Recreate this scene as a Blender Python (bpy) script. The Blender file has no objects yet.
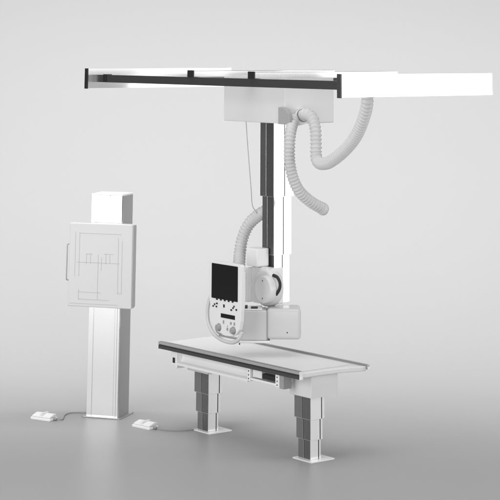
import bpy, bmesh, math
from mathutils import Vector, Matrix

# ------------------------------------------------------------------ camera frame
# X runs along the table towards the near right, Y across it, Z up.  Metres.
AZ = 0.6797631
D = Vector((-math.cos(AZ), math.sin(AZ), 0))      # level viewing direction
R = Vector((math.sin(AZ), math.cos(AZ), 0))       # level right-hand direction
CAM = Vector((12.7111, -10.2740, 3.315))
def W(rt, dep, z):
    """point rt metres right of and dep metres ahead of the camera, at height z"""
    p = CAM + R * rt + D * dep
    return Vector((p.x, p.y, z))

sc = bpy.context.scene
col = sc.collection
pit, roll = math.radians(14.2), math.radians(0.3)
fw = (D * math.cos(pit) + Vector((0, 0, math.sin(pit)))).normalized()
up0 = (-D * math.sin(pit) + Vector((0, 0, math.cos(pit)))).normalized()
rt = R * math.cos(roll) + up0 * math.sin(roll)
up = -R * math.sin(roll) + up0 * math.cos(roll)
cd = bpy.data.cameras.new('camera')
cam = bpy.data.objects.new('camera', cd)
col.objects.link(cam)
m = Matrix((rt, up, -fw)).transposed().to_4x4()
m.translation = CAM
cam.matrix_world = m
cd.sensor_width = 36
cd.lens = 1763.13 / 500 * 36
cd.shift_x = -2.33 / 500
cd.shift_y = -649.1 / 500
cd.clip_end = 300
sc.camera = cam

# ------------------------------------------------------------------ world and lamps
wd = bpy.data.worlds.new('World')
sc.world = wd
wd.use_nodes = True
wd.node_tree.nodes['Background'].inputs[0].default_value = (1, 1, 1, 1)
wd.node_tree.nodes['Background'].inputs[1].default_value = 0.12
sc.view_settings.view_transform = 'Standard'
sc.view_settings.look = 'None'
sc.view_settings.exposure = 0.0
sc.view_settings.gamma = 1.0

def softbox(name, loc, target, sx, sy, radiance, spread=180):
    ld = bpy.data.lights.new(name, 'AREA')
    ld.shape = 'RECTANGLE'
    ld.size, ld.size_y = sx, sy
    ld.spread = math.radians(spread)
    ld.energy = radiance * math.pi * sx * sy
    o = bpy.data.objects.new(name, ld)
    col.objects.link(o)
    o.location = loc
    o.rotation_euler = (Vector(target) - Vector(loc)).to_track_quat('-Z', 'Y').to_euler()
    return o
softbox('softbox_right', W(7.5, 14.2, 3.0), W(0, 15.9, 2.2), 5.0, 6.0, 2.5)
softbox('softbox_front', W(-6.2, 11.0, 2.75), W(-1.0, 17.0, 2.0), 6.0, 5.0, 4.1)
softbox('added_fill_lamp', W(1.0, 6.5, 2.4), W(0.2, 16.0, 1.0), 4.0, 4.0, 4.2)  # unseen fill lamp near the camera, added to brighten everything evenly
softbox('added_overhead_lamp', W(0, 15.0, 8.5), W(0, 15.6, 0), 9.0, 7.0, 2.1)  # unseen lamp added above to lift the table top and floor
softbox('added_backdrop_wash', W(0, 18.1, 5.4), W(0, 22.4, 1.0), 18.0, 1.2, 8.9, 142)  # unseen wash lamp, added and aimed to shape the backdrop gradient

# ------------------------------------------------------------------ materials
def material(name, base, rough=0.4, metal=0.0, noise=0.0, nscale=20.0, bump=0.0, coat=0.0, spec=0.5, rnoise=0.0, stretch=None):
    mt = bpy.data.materials.new(name)
    mt.use_nodes = True
    nt = mt.node_tree
    b = nt.nodes['Principled BSDF']
    b.inputs['Roughness'].default_value = rough
    b.inputs['Metallic'].default_value = metal
    b.inputs['Specular IOR Level'].default_value = spec
    b.inputs['Coat Weight'].default_value = coat
    b.inputs['Coat Roughness'].default_value = 0.12
    if isinstance(base, (int, float)): base = (base, base, base)
    tc = nt.nodes.new('ShaderNodeTexCoord')
    mp = nt.nodes.new('ShaderNodeMapping')
    if stretch: mp.inputs['Scale'].default_value = stretch
    nt.links.new(tc.outputs['Object'], mp.inputs[0])
    nz = nt.nodes.new('ShaderNodeTexNoise')
    nz.inputs['Scale'].default_value = nscale
    nz.inputs['Detail'].default_value = 4
    nt.links.new(mp.outputs[0], nz.inputs['Vector'])
    mx = nt.nodes.new('ShaderNodeMapRange')
    mx.inputs['To Min'].default_value = 1 - noise
    mx.inputs['To Max'].default_value = 1 + noise
    nt.links.new(nz.outputs['Fac'], mx.inputs['Value'])
    vm = nt.nodes.new('ShaderNodeVectorMath')
    vm.operation = 'SCALE'
    vm.inputs[0].default_value = base
    nt.links.new(mx.outputs[0], vm.inputs['Scale'])
    nt.links.new(vm.outputs[0], b.inputs['Base Color'])
    if rnoise:
        rr = nt.nodes.new('ShaderNodeMapRange')
        rr.inputs['To Min'].default_value = max(0.02, rough - rnoise)
        rr.inputs['To Max'].default_value = rough + rnoise
        nt.links.new(nz.outputs['Fac'], rr.inputs['Value'])
        nt.links.new(rr.outputs[0], b.inputs['Roughness'])
    if bump:
        bp = nt.nodes.new('ShaderNodeBump')
        bp.inputs['Strength'].default_value = bump
        bp.inputs['Distance'].default_value = 0.002
        nt.links.new(nz.outputs['Fac'], bp.inputs['Height'])
        nt.links.new(bp.outputs[0], b.inputs['Normal'])
    return mt
M = dict(
    cyc=material('grey_cyclorama_paint', 0.37, 0.50, noise=0.012, nscale=0.6, spec=0.28, rnoise=0.03),
    white=material('white_lacquer', 0.84, 0.35, noise=0.01, nscale=6, coat=0.3, rnoise=0.04),
    pale=material('pale_grey_lacquer', 0.80, 0.38, noise=0.012, nscale=6, coat=0.2, rnoise=0.04),
    grey=material('grey_plastic', 0.33, 0.45, noise=0.02, nscale=12, rnoise=0.04),
    alu=material('satin_aluminium', 0.86, 0.15, metal=0.92, noise=0.008, nscale=9, rnoise=0.008, stretch=(6, 6, 0.3)),
    dark_alu=material('anodised_aluminium', 0.10, 0.30, metal=0.6, noise=0.05, nscale=8, rnoise=0.04, stretch=(0.3, 6, 6)),
    mid_alu=material('grey_anodised_aluminium', 0.42, 0.30, metal=0.7, noise=0.04, nscale=8, rnoise=0.04, stretch=(0.3, 6, 6)),
    black=material('black_plastic', 0.016, 0.35, noise=0.1, nscale=10),
    screen=material('screen_glass', 0.010, 0.22, noise=0.05, nscale=4, spec=0.3),
    hose=material('grey_corrugated_plastic', 0.62, 0.42, noise=0.05, nscale=18, rnoise=0.06),
    guard=material('mid_grey_plastic', 0.38, 0.45, noise=0.02, nscale=12, rnoise=0.04),
    side=material('dark_side_shade', 0.13, 0.28, metal=0.55, noise=0.10, nscale=5, rnoise=0.06, stretch=(4, 4, 0.5)),  # column's dark reflection put into the base colour
    side_l=material('grey_side_shade', 0.26, 0.30, metal=0.55, noise=0.10, nscale=5, rnoise=0.06, stretch=(4, 4, 0.5)),  # leg faces turned from the light, shade put into the colour
    side_w=material('light_side_shade', 0.34, 0.34, metal=0.4, noise=0.06, nscale=5, rnoise=0.06, stretch=(4, 4, 0.5)),  # shade of the wall stand's sides, painted as a darker tone
    leg_alu=material('brushed_leg_aluminium', 0.90, 0.24, metal=0.55, noise=0.01, nscale=9, rnoise=0.02, stretch=(6, 6, 0.3)),
    head=material('light_grey_housing_lacquer', 0.62, 0.40, noise=0.012, nscale=6, coat=0.2, rnoise=0.04),
    panel=material('detector_panel_lacquer', 0.68, 0.42, noise=0.010, nscale=5, coat=0.1, rnoise=0.04),
    carriage=material('carriage_lacquer', 0.72, 0.38, noise=0.012, nscale=4, coat=0.2, rnoise=0.04),
    side_r=material('mid_side_shade', 0.18, 0.26, metal=0.55, noise=0.14, nscale=6, rnoise=0.08, stretch=(5, 5, 0.6)),  # in-between tone of the same painted side shade
    rail_top=material('satin_rail_cover', 0.58, 0.28, metal=0.6, noise=0.05, nscale=6, rnoise=0.05, stretch=(0.3, 6, 6)),
    line=material('grey_printed_line', 0.50, 0.5),
    rubber=material('grey_cable_rubber', 0.28, 0.55, noise=0.06, nscale=30),
    bright=material('white_table_laminate', 0.74, 0.30, noise=0.01, nscale=5, coat=0.3, rnoise=0.05),
)

# ------------------------------------------------------------------ mesh builder
class MB:
    def __init__(s): s.v, s.f, s.sm = [], [], []
    def _merge(s, bm, smooth=False):
        bmesh.ops.recalc_face_normals(bm, faces=bm.faces)
        bm.verts.index_update()
        o = len(s.v)
        s.v += [tuple(v.co) for v in bm.verts]
        for fc in bm.faces:
            s.f.append([o + v.index for v in fc.verts]); s.sm.append(smooth or fc.smooth)
        bm.free()
        return s
    def box(s, lo, hi, bev=0.004, seg=2, mat=None):
        bm = bmesh.new()
        bmesh.ops.create_cube(bm, size=1)
        c = [(lo[i] + hi[i]) / 2 for i in range(3)]; d = [hi[i] - lo[i] for i in range(3)]
        for v in bm.verts: v.co = Vector((c[0] + v.co.x * d[0], c[1] + v.co.y * d[1], c[2] + v.co.z * d[2]))
        if bev: bmesh.ops.bevel(bm, geom=list(bm.edges), offset=min(bev, min(d) * .45), segments=seg, profile=.5, affect='EDGES')
        if mat is not None: bmesh.ops.transform(bm, matrix=mat, verts=bm.verts)
        return s._merge(bm, bev > 0.012)
    def prism(s, pts, a0, a1, axis='y', bev=0.0, seg=2):
        """extrude a closed 2D outline; axis = extrusion axis"""
        def P(p, t):
            return {'y': (p[0], t, p[1]), 'z': (p[0], p[1], t), 'x': (t, p[0], p[1])}[axis]
        bm = bmesh.new()
        A = [bm.verts.new(P(p, a0)) for p in pts]; B = [bm.verts.new(P(p, a1)) for p in pts]
        n = len(pts)
        fa = bm.faces.new(A); fb = bm.faces.new(B[::-1])
        for i in range(n): bm.faces.new((A[i], B[i], B[(i + 1) % n], A[(i + 1) % n]))
        bmesh.ops.recalc_face_normals(bm, faces=bm.faces)
        if bev:
            es = [e for e in bm.edges if fa in e.link_faces or fb in e.link_faces]
            bmesh.ops.bevel(bm, geom=es, offset=bev, segments=seg, profile=.5, affect='EDGES')
        return s._merge(bm)
    def lathe(s, prof, p0, axis, n=48):
        """prof = [(distance along axis, radius)]"""
        ax = Vector(axis).normalized(); p0 = Vector(p0)
        t = ax.orthogonal().normalized(); u = ax.cross(t)
        bm = bmesh.new(); rings = []
        for (h, r) in prof:
            rings.append([bm.verts.new(p0 + ax * h + (t * math.cos(2 * math.pi * k / n) + u * math.sin(2 * math.pi * k / n)) * r) for k in range(n)])
        for a, b in zip(rings, rings[1:]):
            for k in range(n): bm.faces.new((a[k], b[k], b[(k + 1) % n], a[(k + 1) % n]))
        bm.faces.new(rings[0]); bm.faces.new(rings[-1][::-1])
        for f in bm.faces: f.smooth = len(f.verts) == 4
        return s._merge(bm)
    def cyl(s, p0, p1, r, bev=0.003, n=40):
        p0, p1 = Vector(p0), Vector(p1); L = (p1 - p0).length
        b = min(bev, r * .4, L * .4)
        return s.lathe([(0, r - b), (b * .3, r - b * .3), (b, r), (L - b, r), (L - b * .3, r - b * .3), (L, r - b)], p0, p1 - p0, n)
    def tube(s, pts, rad, n=16, cap=True):
        """pts dense, rad float or function of arc length"""
        pts = [Vector(p) for p in pts]
        bm = bmesh.new(); rings = []; L = 0; nrm = None
        for i, p in enumerate(pts):
            tg = (pts[min(i + 1, len(pts) - 1)] - pts[max(i - 1, 0)]).normalized()
            if nrm is None: nrm = tg.orthogonal().normalized()
            nrm = (nrm - tg * nrm.dot(tg)).normalized(); bn = tg.cross(nrm)
            if i: L += (p - pts[i - 1]).length
            r = rad(L) if callable(rad) else rad
            rings.append([bm.verts.new(p + (nrm * math.cos(2 * math.pi * k / n) + bn * math.sin(2 * math.pi * k / n)) * r) for k in range(n)])
        for a, b in zip(rings, rings[1:]):
            for k in range(n): bm.faces.new((a[k], b[k], b[(k + 1) % n], a[(k + 1) % n]))
        if cap: bm.faces.new(rings[0]); bm.faces.new(rings[-1][::-1])
        return s._merge(bm, True)
    def build(s, name, mat, parent=None, off=(0, 0, 0)):
        me = bpy.data.meshes.new(name)
        o_ = Vector(off)
        me.from_pydata([tuple(Vector(v) - o_) for v in s.v], [], s.f)
        for p, k in zip(me.polygons, s.sm): p.use_smooth = k
        me.materials.append(M[mat]); me.update()
        o = bpy.data.objects.new(name, me); col.objects.link(o)
        if parent is not None: o.parent = parent
        return o

def spline(pts, step=0.01):
    """Catmull-Rom through pts, resampled at even steps"""
    P = [Vector(p) for p in pts]; P = [2 * P[0] - P[1]] + P + [2 * P[-1] - P[-2]]
    d = []
    for i in range(1, len(P) - 2):
        for k in range(40):
            t = k / 40
            d.append(.5 * ((2 * P[i]) + (P[i + 1] - P[i - 1]) * t + (2 * P[i - 1] - 5 * P[i] + 4 * P[i + 1] - P[i + 2]) * t * t + (3 * P[i] - P[i - 1] - 3 * P[i + 1] + P[i + 2]) * t ** 3))
    d.append(P[-2])
    out = [d[0]]; acc = 0
    for a, b in zip(d, d[1:]):
        seg = (b - a).length; pos = step - acc
        while pos <= seg and seg > 0:
            out.append(a + (b - a) * (pos / seg)); pos += step
        acc = (acc + seg) % step
    if (out[-1] - d[-1]).length > step * .2: out.append(d[-1])
    return out
def hose_mesh(pts, r=0.050, pitch=0.030, amp=0.011):
    def rad(L):
        t = (L / pitch + .12 * math.sin(L * 9.0)) % 1.0
        w = 0.5 + 0.5 * math.cos(2 * math.pi * t)
        return r - amp + amp * (w ** 0.7)
    mb = MB(); mb.tube(spline(pts, pitch / 7), rad, 24); return mb

def notched(x0, x1, y0, y1, front=(), right=(), left=(), back=(), d=0.008, w=0.006):
    """rectangular profile with square grooves at the given positions on its faces"""
    p = [(x0, y0)]
    for g in sorted(front): p += [(g - w / 2, y0), (g - w / 2, y0 + d), (g + w / 2, y0 + d), (g + w / 2, y0)]
    p.append((x1, y0))
    for g in sorted(right): p += [(x1, g - w / 2), (x1 - d, g - w / 2), (x1 - d, g + w / 2), (x1, g + w / 2)]
    p.append((x1, y1))
    for g in sorted(back, reverse=True): p += [(g + w / 2, y1), (g + w / 2, y1 - d), (g - w / 2, y1 - d), (g - w / 2, y1)]
    p.append((x0, y1))
    for g in sorted(left, reverse=True): p += [(x0, g + w / 2), (x0 + d, g + w / 2), (x0 + d, g - w / 2), (x0, g - w / 2)]
    return p
def rrect(x0, x1, y0, y1, r, n=6):
    out = []
    for (cx, cy, a0) in ((x1 - r, y0 + r, -90), (x1 - r, y1 - r, 0), (x0 + r, y1 - r, 90), (x0 + r, y0 + r, 180)):
        for k in range(n + 1):
            a = math.radians(a0 + 90 * k / n); out.append((cx + r * math.cos(a), cy + r * math.sin(a)))
    return out
def smooth2(pts, closed=True, n=6):
    out = []; N = len(pts)
    for i in range(N):
        a, b, c, d = (Vector(pts[(i + j) % N]) for j in (-1, 0, 1, 2))
        for k in range(n):
            t = k / n
            out.append(tuple(.5 * ((2 * b) + (c - a) * t + (2 * a - 5 * b + 4 * c - d) * t * t + (3 * b - a - 3 * c + d) * t ** 3)))
    return out
def thing(name, label, cat, loc, rz=0.0, group=None):
    o = bpy.data.objects.new(name, None); col.objects.link(o)
    o.empty_display_size = 0.1
    o.location = loc; o.rotation_euler = (0, 0, rz)
    o['label'] = label; o['category'] = cat
    if group: o['group'] = group
    return o

# ------------------------------------------------------------------ the setting: floor and curved backdrop
def sheet(name, prof, halfw, nx=24):
    vs, fs = [], []
    for i in range(nx + 1):
        x = -halfw + 2 * halfw * i / nx
        for (dep, z) in prof: vs.append(tuple(W(x, dep, z)))
    n = len(prof)
    for i in range(nx):
        for j in range(n - 1): fs.append((i * n + j, (i + 1) * n + j, (i + 1) * n + j + 1, i * n + j + 1))
    me = bpy.data.meshes.new(name); me.from_pydata(vs, [], fs); me.materials.append(M['cyc'])
    for p in me.polygons: p.use_smooth = True
    me.update()
    o = bpy.data.objects.new(name, me); col.objects.link(o); o['kind'] = 'structure'
    return o
SW, RAD = 18.8, 4.5
sheet('floor', [(-4 + (SW + 4) * k / 30, 0) for k in range(31)], 11)
sheet('backdrop', [(SW + RAD * math.sin(math.radians(a)), RAD * (1 - math.cos(math.radians(a)))) for a in [90 * k / 60 for k in range(61)]] + [(SW + RAD, 9.5), (SW + RAD, 11)], 11)

# ------------------------------------------------------------------ ceiling track
T = (0, 0.38, 3.0)
track = thing('ceiling_track', 'pair of dark ceiling rails joined at each end by a wide white crossbar', 'ceiling track', T)
for (x0, x1) in ((1.732, 1.778), (-1.900, -1.855)):
    bar = MB().prism(notched(x0, x1, 2.926, 3.106), -0.488, 1.246, 'y').build('crossbar', 'alu', track, T)
    MB().box((x0 - .002, -0.500, 2.921), (x1 + .002, -0.4885, 3.109), .002).build('end_cap', 'black' if x0 < 0 else 'dark_alu', bar)
    MB().box((x0 - .002, 1.2465, 2.921), (x1 + .002, 1.258, 3.109), .002).build('end_cap', 'white', bar)
for o in list(bpy.data.objects):
    if o.name.startswith('end_cap'): o.data.transform(Matrix.Translation(-Vector(T)))
for (y0, y1) in ((-0.44, -0.39), (1.17, 1.22)):
    c = (y0 + y1) / 2
    # C-shaped rail profile, in (y, z), open below
    pr = [(y0, 2.984), (y0, 3.052), (y1, 3.052), (y1, 2.984), (c + .008, 2.984), (c + .008, 2.994), (y1 - .006, 2.994), (y1 - .006, 3.044), (y0 + .006, 3.044), (y0 + .006, 2.994), (c - .008, 2.994), (c - .008, 2.984)]
    rail = MB().prism(pr, -1.855, 1.732, 'x').build('rail', 'dark_alu', track, T)
MB().box((-1.66, -0.452, 2.985), (-1.615, -0.38, 3.058), .002).build('end_stop', 'black', track, T)

# ------------------------------------------------------------------ tube stand hanging from the track
S = (-0.25, 0.54, 2.65)
stand = thing('ceiling_tube_stand', 'white box hanging under the ceiling rails with telescoping column, hoses and screen', 'x-ray stand', S)
def SP(mb, name, mat, parent=None): return mb.build(name, mat, parent or stand, S)
for x0 in (-0.315, 0.545):
    b = SP(MB().box((x0, -0.455, 3.054), (x0 + .088, 1.22, 3.108), .003), 'cross_beam', 'alu')
    SP(MB().box((x0 - .002, -0.463, 3.050), (x0 + .09, -0.4555, 3.112), .002), 'beam_cap', 'black', b)
SP(MB().box((-0.695, 0.25, 2.652), (0.195, 0.83, 3.052), .010, 3), 'carriage_box', 'carriage')
# rounded cable guard at the corner of the carriage
g = [(0.150, 2.65), (0.310, 2.65), (0.306, 2.70), (0.290, 2.745), (0.262, 2.775), (0.225, 2.793), (0.190, 2.796), (0.150, 2.796)]
SP(MB().prism(g, 0.205, 0.249, 'y', .004), 'cable_guard', 'guard')
# telescoping column
secs = [(-0.214, -0.022, 0.300, 0.533, 2.017, 2.652), (-0.196, -0.034, 0.312, 0.514, 1.525, 2.03), (-0.180, -0.044, 0.323, 0.498, 1.125, 1.54)]
for i, (x0, x1, y0, y1, z0, z1) in enumerate(secs):
    w = x1 - x0; h = y1 - y0
    p = notched(x0, x1, y0, y1, front=(x0 + w * .44,), right=(y0 + h * .54,), left=(y0 + h * .5,), back=(x0 + w * .5,), d=.010, w=.011)
    c = SP(MB().prism(p, z0, z1, 'z', .0015, 1), 'column_section', 'alu')
    for (ya, yb) in ((y0 - .003, y0 + .001), (y1 - .001, y1 + .003)):  # plates added to paint the dark reflection onto the column's sides
        SP(MB().box((x0 + .003, ya, z0 + .004), (x0 + w * .44 - .005, yb, z1), .001, 1), 'side_shade_plate', 'side_r', c)
        SP(MB().box((x0 + w * .44 + .005, ya, z0 + .004), (x1 - .003, yb, z1), .001, 1), 'side_shade_plate', 'side', c)
    SP(MB().box((x1 - .008, y0 + h * .54 - .0050, z0 + .004), (x1 - .002, y0 + h * .54 + .0050, z1), 0), 'groove_strip', 'black', c)
    SP(MB().cyl(((x0 + x1) / 2 + .012, y0 - .003, z0 + .28), ((x0 + x1) / 2 + .012, y0 + .002, z0 + .28), .006), 'screw', 'black', c)
# thin hanging cable
SP(MB().tube(spline([(-0.387, 0.27, 2.66), (-0.368, 0.27, 2.50), (-0.340, 0.27, 2.30), (-0.309, 0.27, 2.08), (-0.30, 0.28, 1.93), (-0.29, 0.33, 1.86)], .02), .0040, 10), 'cable', 'line')
# hoses
hA = [(0.190, 0.36, 2.690), (0.250, 0.300, 2.680), (0.305, 0.225, 2.610), (0.33, 0.186, 2.500), (0.33, 0.188, 2.338), (0.33, 0.230, 2.195), (0.33, 0.306, 2.083), (0.33, 0.434, 1.994), (0.33, 0.560, 1.935)]
hB = [(0.190, 0.400, 2.685), (0.250, 0.392, 2.715), (0.335, 0.385, 2.738), (0.422, 0.378, 2.702), (0.478, 0.36, 2.609), (0.507, 0.34, 2.490), (0.525, 0.325, 2.400), (0.570, 0.305, 2.352), (0.665, 0.275, 2.338), (0.84, 0.22, 2.369), (1.132, 0.12, 2.478), (1.371, 0.03, 2.602), (1.557, -0.06, 2.738), (1.660, -0.11, 2.855), (1.690, -0.13, 2.940), (1.69, -0.13, 3.02)]
hC = [(-0.10, 0.42, 1.915), (-0.228, 0.40, 1.885), (-0.318, 0.37, 1.843), (-0.409, 0.33, 1.76), (-0.447, 0.29, 1.649), (-0.436, 0.25, 1.533), (-0.385, 0.20, 1.431), (-0.35, 0.17, 1.36)]
SP(hose_mesh(hA, .052), 'hose', 'hose'); SP(hose_mesh(hB, .053, .034, .013), 'hose', 'hose'); SP(hose_mesh(hC, .056), 'hose', 'hose')
e0 = Vector(hA[-1]); e1 = (e0 - Vector(hA[-2])).normalized()
SP(MB().lathe([(-.01, .050), (0, .054), (.025, .054), (.045, .046), (.056, .028), (.058, .01)], e0, e1), 'hose_end', 'hose')
SP(MB().lathe([(0, .062), (.004, .066), (.030, .066), (.034, .062), (.034, .056)], (0.1955, 0.425, 2.705), (1, -.25, .1)), 'hose_flange', 'white')
SP(MB().lathe([(0, .060), (.004, .064), (.045, .064), (.050, .060), (.052, .054)], (0.215, 0.396, 2.700), (1, -.10, .42)), 'hose_collar', 'white')
dc = Vector((1, -.10, .42)).normalized()
SP(MB().lathe([(0, .056), (.003, .0585), (.012, .0585), (.015, .056)], Vector((0.215, 0.396, 2.700)) + dc * .0525, dc), 'collar_seal', 'rubber')
# arm block and pivot housing at the foot of the column
SP(MB().box((-0.245, 0.165, 1.432), (-0.085, 0.300, 1.585), .012, 3), 'arm_block', 'white')
pv = SP(MB().lathe([(0, .135), (.012, .150), (.03, .158), (.095, .158), (.115, .145)], (-0.030, 0.185, 1.270), (0, 1, 0), 64), 'pivot_housing', 'pale')
SP(MB().box((-0.225, 0.197, 1.125), (0.02, 0.305, 1.432), .03, 4), 'pivot_bracket', 'pale')
SP(MB().box((-0.238, 0.150, 1.13), (-0.212, 0.230, 1.420), .008, 3), 'yoke_plate', 'white')
SP(MB().lathe([(0, .105), (.004, .112), (.055, .114), (.056, .118), (.062, .118)], (0.030, 0.130, 1.262), (0, 1, 0), 64), 'pivot_disc', 'pale')
for dz in (-.072, .072): SP(MB().cyl((0.030, .1265, 1.262 + dz), (0.030, .132, 1.262 + dz), .005), 'screw', 'black')
ring = [(0.095, 0.20, 1.380), (0.150, 0.20, 1.368), (0.185, 0.20, 1.322), (0.175, 0.20, 1.272), (0.130, 0.20, 1.225)]
def rr(L): return .0135 + .0015 * math.cos(2 * math.pi * L / .012)
SP(MB().tube(spline(ring, .003), rr, 14), 'black_cable', 'black')
SP(MB().box((-0.005, 0.22, 1.13), (0.050, 0.355, 1.43), .012, 3), 'side_bracket', 'white')
SP(MB().cyl((0.048, .300, 1.185), (0.0535, .300, 1.185), .009), 'screw', 'black')
# the tube head, turned to lie square across the view
TM = Matrix.Translation((-0.045, 0.10, 0)) @ Matrix.Rotation(math.atan2(R.y, R.x), 4, 'Z')
def TP(lo, hi, bev, name, mat, parent=None, seg=3):
    return SP(MB().box(lo, hi, bev, seg, TM), name, mat, parent)
coll = TP((-0.112, -0.12, 0.858), (0.108, 0.115, 1.100), .010, 'collimator', 'head')
TP((-0.140, -0.128, 0.838), (0.140, 0.125, 0.8575), .006, 'bottom_plate', 'white', coll)
TP((-0.085, -0.115, 1.1005), (0.070, 0.10, 1.114), .004, 'top_plate', 'white', coll)
TP((-0.082, -0.10, 1.1145), (-0.058, -0.06, 1.140), .004, 'latch', 'black', coll)
TP((-0.030, -0.10, 1.1145), (0.030, -0.07, 1.130), .004, 'latch', 'black', coll)
TP((-0.132, -0.126, 0.825), (-0.120, -0.114, 0.8375), .002, 'pin', 'black', coll)
hd = TP((0.112, -0.130, 0.866), (0.405, 0.150, 1.118), .032, 'tube_housing', 'head', None, 6)
TP((0.109, -0.118, 0.862), (0.1125, 0.118, 1.095), .002, 'joint_ring', 'pale', hd)
sm = MB(); v0 = TM @ Vector((0.285, -0.1305, 0.925)); v1 = TM @ Vector((0.285, -0.125, 0.925)); sm.cyl(v0, v1, .007)
SP(sm, 'screw', 'black', hd)
# support arm behind the control panel
SP(MB().box((-0.20, -0.155, 1.03), (-0.06, 0.12, 1.10), .01, 2), 'panel_arm', 'pale')
# control panel
up_ = rrect(-0.311, 0.147, 1.10, 1.497, .022)
out = [p for p in up_ if p[1] > 1.3]
low = [(-0.306, 1.20), (-0.292, 1.14), (-0.282, 1.08), (-0.262, 1.01), (-0.222, .955), (-0.160, .918), (-0.08, .902), (0.00, .905), (0.07, .925), (0.118, .970), (0.138, 1.04), (0.146, 1.13)]
panel = SP(MB().prism(out + low, -0.200, -0.160, 'y', .006, 3), 'control_panel', 'pale')
SP(MB().prism(rrect(-0.267, 0.099, 1.192, 1.478, .006), -0.2035, -0.199, 'y', .0015), 'screen', 'screen', panel)
SP(MB().prism([(-0.133, 1.045), (0.062, 1.045), (0.062, 1.079), (-0.133, 1.079)], -0.203, -0.199, 'y', .001), 'display_strip', 'screen', panel)
hp = [(-0.300, -0.180, 1.205), (-0.325, -0.185, 1.150), (-0.338, -0.19, 1.065), (-0.326, -0.19, .990), (-0.290, -0.19, .935), (-0.235, -0.19, .893), (-0.150, -0.19, .866), (-0.05, -0.19, .856), (0.04, -0.19, .864), (0.11, -0.19, .900), (0.140, -0.18, .955)]
SP(MB().tube(spline(hp, .01), .0160, 16), 'handle', 'head', panel)
for (x, z) in ((-0.159, .962), (0.043, .958)):
    k = SP(MB().lathe([(0, .030), (.004, .033), (.008, .027), (.026, .024), (.030, .020)], (x, -0.199, z), (0, -1, 0), 40), 'knob', 'grey', panel)
# swept recess below the knobs and small push buttons
SP(MB().tube(spline([(-0.205, -0.2005, .955), (-0.195, -0.2005, .928), (-0.165, -0.2005, .913), (-0.125, -0.2005, .912)], .006), .006, 10), 'dial_arc', 'grey', panel)
for (x, z, w, h) in ((-0.242, 1.126, .012, .008), (-0.222, 1.142, .010, .010), (-0.190, 1.152, .014, .008), (-0.196, 1.126, .011, .009), (-0.09, 1.142, .012, .016), (0.012, 1.120, .013, .009), (0.036, 1.138, .010, .009), (0.050, 1.152, .009, .009), (0.082, 1.128, .013, .009), (-0.094, 1.012, .010, .017), (0.008, 1.012, .012, .013), (0.056, 1.012, .010, .016), (-0.04, .960, .011, .015), (-0.038, .985, .006, .006)):
    w *= .8; h *= .8
    SP(MB().box((x - w, -0.205, z - h), (x + w, -0.1995, z + h), .002), 'button', 'grey' if z < 1.05 else 'black', panel)
for i in range(5):
    x = -0.19 + i * .055
    SP(MB().box((x - .012, -0.2045, 1.181), (x + .012, -0.1995, 1.1915), .001), 'button', 'black', panel)

# ------------------------------------------------------------------ patient table
Q = (-0.14, 0.20, 0)
table = thing('patient_table', 'long white table with dark side rail on two telescoping legs', 'examination table', Q)
def QP(mb, name, mat, parent=None): return mb.build(name, mat, parent or table, Q)
# slab: rounded-off end corners, dished end edge
sl = [(-1.115, -0.107), (0.838, -0.107), (0.846, -0.04), (0.843, 0.05), (0.842, 0.15), (0.850, 0.27), (0.872, 0.38), (0.900, 0.47), (0.915, 0.533), (-1.115, 0.533)]
QP(MB().prism(sl, 0.676, 0.716, 'z', .008, 3), 'table_top', 'bright')
QP(MB().box((-1.09, -0.06, 0.7165), (0.79, 0.48, 0.7205), .0015, 1), 'top_panel', 'bright')
fr = [(-0.140, 0.668), (-0.108, 0.668), (-0.108, 0.727), (-0.140, 0.727), (-0.140, 0.706), (-0.133, 0.704), (-0.133, 0.696), (-0.140, 0.694)]
rl = QP(MB().prism(fr, -1.122, 0.842, 'x'), 'front_rail', 'dark_alu')
QP(MB().box((-1.122, -0.1425, 0.706), (0.842, -0.1402, 0.7275), .0008, 1), 'rail_strip', 'rail_top', rl)
for x0, x1 in ((-1.126, -1.1222), (0.8422, 0.846)):
    QP(MB().box((x0, -0.142, 0.667), (x1, -0.107, 0.728), .0015), 'rail_cap', 'pale', rl)
    QP(MB().box((x0 - .006 if x0 < 0 else x0 + .003, -0.146, 0.664), (x1 - .003 if x0 < 0 else x1 + .008, -0.110, 0.684), .004), 'bumper', 'white', rl)
bk = QP(MB().box((-1.10, 0.534, 0.690), (0.936, 0.558, 0.730), .003), 'back_rail', 'mid_alu')
QP(MB().box((0.9365, 0.531, 0.688), (0.944, 0.561, 0.712), .003), 'rail_cap', 'white', bk)
# carriage body under the top
QP(MB().box((-0.86, 0.00, 0.598), (0.57, 0.40, 0.6755), .006), 'under_frame', 'bright')
QP(MB().prism([(0.525, .500), (0.800, .500), (0.806, .60), (0.806, .6755), (0.525, .6755)], 0.02, 0.315, 'y', .006), 'leg_block', 'bright')
QP(MB().box((-0.90, 0.02, .500), (-0.60, 0.33, .5975), .006), 'leg_block', 'bright')
sk = QP(MB().prism([(-.118, .556), (-.098, .556), (-.060, .572), (-.030, .610), (-.022, .667), (-.118, .667), (-.118, .655), (-.070, .655), (-.062, .62), (-.080, .585), (-.118, .575)], -0.865, 0.1365, 'x'), 'side_channel', 'pale')
QP(MB().box((-0.885, -0.122, .530), (-0.8655, -0.02, .6675), .003), 'channel_end', 'white', sk)
QP(MB().box((-0.965, -0.110, .545), (-0.8855, -0.03, .6675), .006), 'switch_box', 'white')
QP(MB().box((-0.942, -0.1135, .568), (-0.908, -0.1095, .612), .002), 'switch', 'black')
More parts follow.
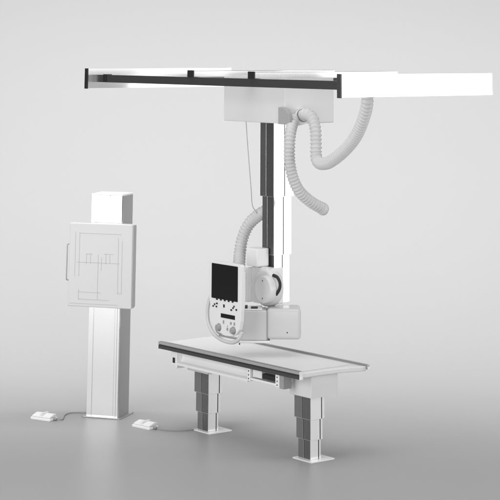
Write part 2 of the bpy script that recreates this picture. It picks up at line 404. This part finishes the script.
# drawer with its two screwed end plates
QP(MB().box((0.180, -0.062, .575), (0.510, -0.02, .667), .003), 'drawer_recess', 'grey')
dr = QP(MB().box((0.180, -0.120, .575), (0.510, -0.0625, .592), .003), 'drawer', 'white')
QP(MB().box((0.190, -0.105, .600), (0.310, -0.063, .660), .004), 'drawer_front', 'pale', dr)
QP(MB().box((0.325, -0.112, .605), (0.500, -0.063, .645), .005), 'drawer_handle', 'black', dr)
for (x0, x1) in ((0.137, 0.178), (0.512, 0.562)):
    pl = QP(MB().box((x0, -0.124, .566), (x1, -0.02, .667), .003), 'end_plate', 'white')
    for z in (.585, .614, .645): QP(MB().cyl(((x0 + x1) / 2, -.127, z), ((x0 + x1) / 2, -.1235, z), .006), 'screw', 'black', pl)
QP(MB().box((0.5625, -0.118, .560), (0.612, -0.03, .667), .003), 'stop_block', 'grey')
# two telescoping legs
for (cx, cy, bx, by) in ((0.635, 0.145, 0.649, 0.178), (-0.755, 0.150, -0.742, 0.192)):
    leg = None
    for (w, h, z0, z1) in ((.155, .112, .0115, .175), (.182, .131, .160, .335), (.208, .151, .320, .4995)):
        x0, x1, y0, y1 = cx - w / 2, cx + w / 2, cy - h / 2, cy + h / 2
        p = notched(x0, x1, y0, y1, front=(x0 + w * .47,), right=(y0 + h * .80,), left=(cy,), back=(cx,), d=.012, w=.011)
        s_ = QP(MB().prism(p, z0, z1, 'z', .0012, 1), 'leg' if leg is None else 'leg_section', 'leg_alu', leg)
        if leg is None: leg = s_
        xm = x0 + w * .47
        for (ya, yb) in ((y0 - .003, y0 + .001), (y1 - .001, y1 + .003)):  # added plates carry the legs' side shade as colour
            QP(MB().box((x0 + .003, ya, z0 + .003), (xm - .007, yb, z1 - .002), .001, 1), 'side_shade_plate', 'side_l', leg)
            QP(MB().box((xm + .007, ya, z0 + .003), (x1 - .003, yb, z1 - .002), .001, 1), 'side_shade_plate', 'side_r', leg)
        QP(MB().box((xm - .005, y0 + .004, z0 + .003), (xm + .005, y0 + .010, z1 - .002), 0), 'groove_strip', 'black', leg)
        QP(MB().box((x1 - .008, y0 + h * .80 - .0050, z0 + .003), (x1 - .002, y0 + h * .80 + .0050, z1 - .002), 0), 'groove_strip', 'black', leg)
    QP(MB().prism(rrect(bx - .127, bx + .127, by - .128, by + .128, .012), 0.0, .011, 'z', .003), 'foot_plate', 'white', leg)

# ------------------------------------------------------------------ wall stand
WS = (-1.669, -0.185, 0); WA = math.atan2(.545, .839)
ws = thing('wall_stand', 'white upright column at the left carrying a square panel printed with fine lines', 'wall stand', WS, WA)
def WP(mb, name, mat, parent=None): return mb.build(name, mat, parent or ws)
x0, x1, y0, y1 = -0.315, 0.0, 0.0, 0.255
prof = [(x0, y0), (x0 + .045, y0), (x0 + .045, y0 + .004), (x0 + .049, y0 + .009), (x0 + .052, y0 + .004), (x1 - .058, y0 + .004), (x1 - .054, y0 + .009), (x1 - .050, y0), (x1 - .032, y0), (x1 - .030, y0 + .006), (x1 - .027, y0), (x1 - .008, y0), (x1, y0 + .008), (x1, y1), (x0, y1)]
cw = WP(MB().prism(prof, .012, 1.946, 'z'), 'column', 'alu')
for (xa, xb) in ((x0 - .003, x0 + .001), (x1 - .001, x1 + .003)):  # added plates darken the post's sides in colour, as shade would
    WP(MB().box((xa, y0 + .012, .014), (xb, y1 - .004, 1.942), .001, 1), 'side_shade_plate', 'side_w', cw)
WP(MB().box((x0 - .004, y0 - .006, 1.9465), (x1 + .004, y1 + .004, 1.960), .003), 'top_cover', 'white', cw)
WP(MB().box((-0.190, -0.011, 1.939), (-0.125, -0.0065, 1.956), .002), 'latch', 'white', cw)
WP(MB().prism(rrect(-0.350, 0.035, -0.035, 0.310, .015), 0, .0115, 'z', .003), 'base_plate', 'mid_alu', None)
pn = WP(MB().box((-0.492, -0.100, 0.962), (0.146, -0.012, 1.700), .008, 3), 'image_panel', 'panel')
WP(MB().box((0.1465, -0.095, 0.975), (0.152, -0.016, 1.692), .002), 'edge_strip', 'mid_alu', pn)
WP(MB().box((-0.26, -0.0115, 1.10), (-0.06, -0.0005, 1.60), 0), 'mount_plate', 'grey', pn)
lines = [(-0.392, 1.610, 0.032, 1.610), (-0.428, 1.619, -0.428, 1.229), (-0.386, 1.608, -0.386, 1.231), (0.007, 1.579, 0.007, 1.090), (0.045, 1.548, 0.045, 1.097), (0.007, 1.092, 0.047, 1.092), (-0.413, 1.352, 0.020, 1.352), (-0.194, 1.425, -0.194, 1.032), (-0.160, 1.398, -0.160, 1.287), (-0.313, 1.427, -0.313, 1.336), (-0.271, 1.425, -0.271, 1.346), (-0.314, 1.428, -0.254, 1.428), (-0.136, 1.432, -0.045, 1.432), (-0.116, 1.431, -0.116, 1.344), (-0.076, 1.425, -0.076, 1.354), (-0.384, 1.112, -0.384, 1.025), (-0.384, 1.091, -0.162, 1.091), (-0.382, 1.028, -0.079, 1.028), (-0.470, 0.990, 0.011, 0.990)]
lm = MB()
for (a, b, c, d) in lines:
    w = .0022
    lm.box((min(a, c) - w, -0.1012, min(b, d) - w), (max(a, c) + w, -0.0995, max(b, d) + w), 0)
WP(lm, 'alignment_lines', 'line', pn)
hh = WP(MB().tube(spline([(-0.495, -.05, 1.50), (-0.520, -.055, 1.505), (-0.528, -.06, 1.49), (-0.528, -.06, 1.35), (-0.528, -.06, 1.20), (-0.520, -.055, 1.185), (-0.495, -.05, 1.19)], .008), .0055, 12), 'handle', 'mid_alu', pn)

# ------------------------------------------------------------------ foot switches with their cables
def footswitch(label, loc, rz, cable):
    o = thing('foot_switch', label, 'foot switch', loc, rz, 'white foot switches on the floor')
    o_i = Matrix.Translation(loc) @ Matrix.Rotation(rz, 4, 'Z')
    inv = o_i.inverted()
    MB().prism(rrect(-.115, .115, -.065, .065, .02), 0, .022, 'z', .005).build('base', 'white', o)
    for s in (-1, 1):
        p = MB().prism([(-.045, .024), (.050, .024), (.050, .048), (.020, .052), (-.045, .034)], s * .056 - .047, s * .056 + .047, 'x', .004).build('pedal', 'white', o)
    MB().box((-.012, -.05, .022), (.012, .055, .060), .005).build('divider', 'pale', o)
    MB().cyl((.11, 0, .02), (.145, 0, .014), .012).build('cable_relief', 'rubber', o)
    MB().tube([inv @ p for p in spline(cable, .02)], .0042, 10).build('cable', 'rubber', o)
    return o
footswitch('white double foot pedal on the floor at the far left, wired to the wall stand', (-2.070, -0.730, 0), math.radians(20),
           [(-1.938, -0.682, .014), (-1.925, -0.63, .008), (-1.99, -0.57, .007), (-2.09, -0.49, .007), (-2.135, -0.40, .007), (-2.10, -0.32, .007), (-1.99, -0.27, .012)])
footswitch('white double foot pedal on the floor between the wall stand and the table leg', (-1.215, -0.205, 0), math.radians(8),
           [(-1.075, -0.185, .014), (-1.02, -0.16, .007), (-0.95, -0.12, .007), (-0.89, -0.06, .007), (-0.86, 0.02, .007), (-0.84, 0.09, .010)])
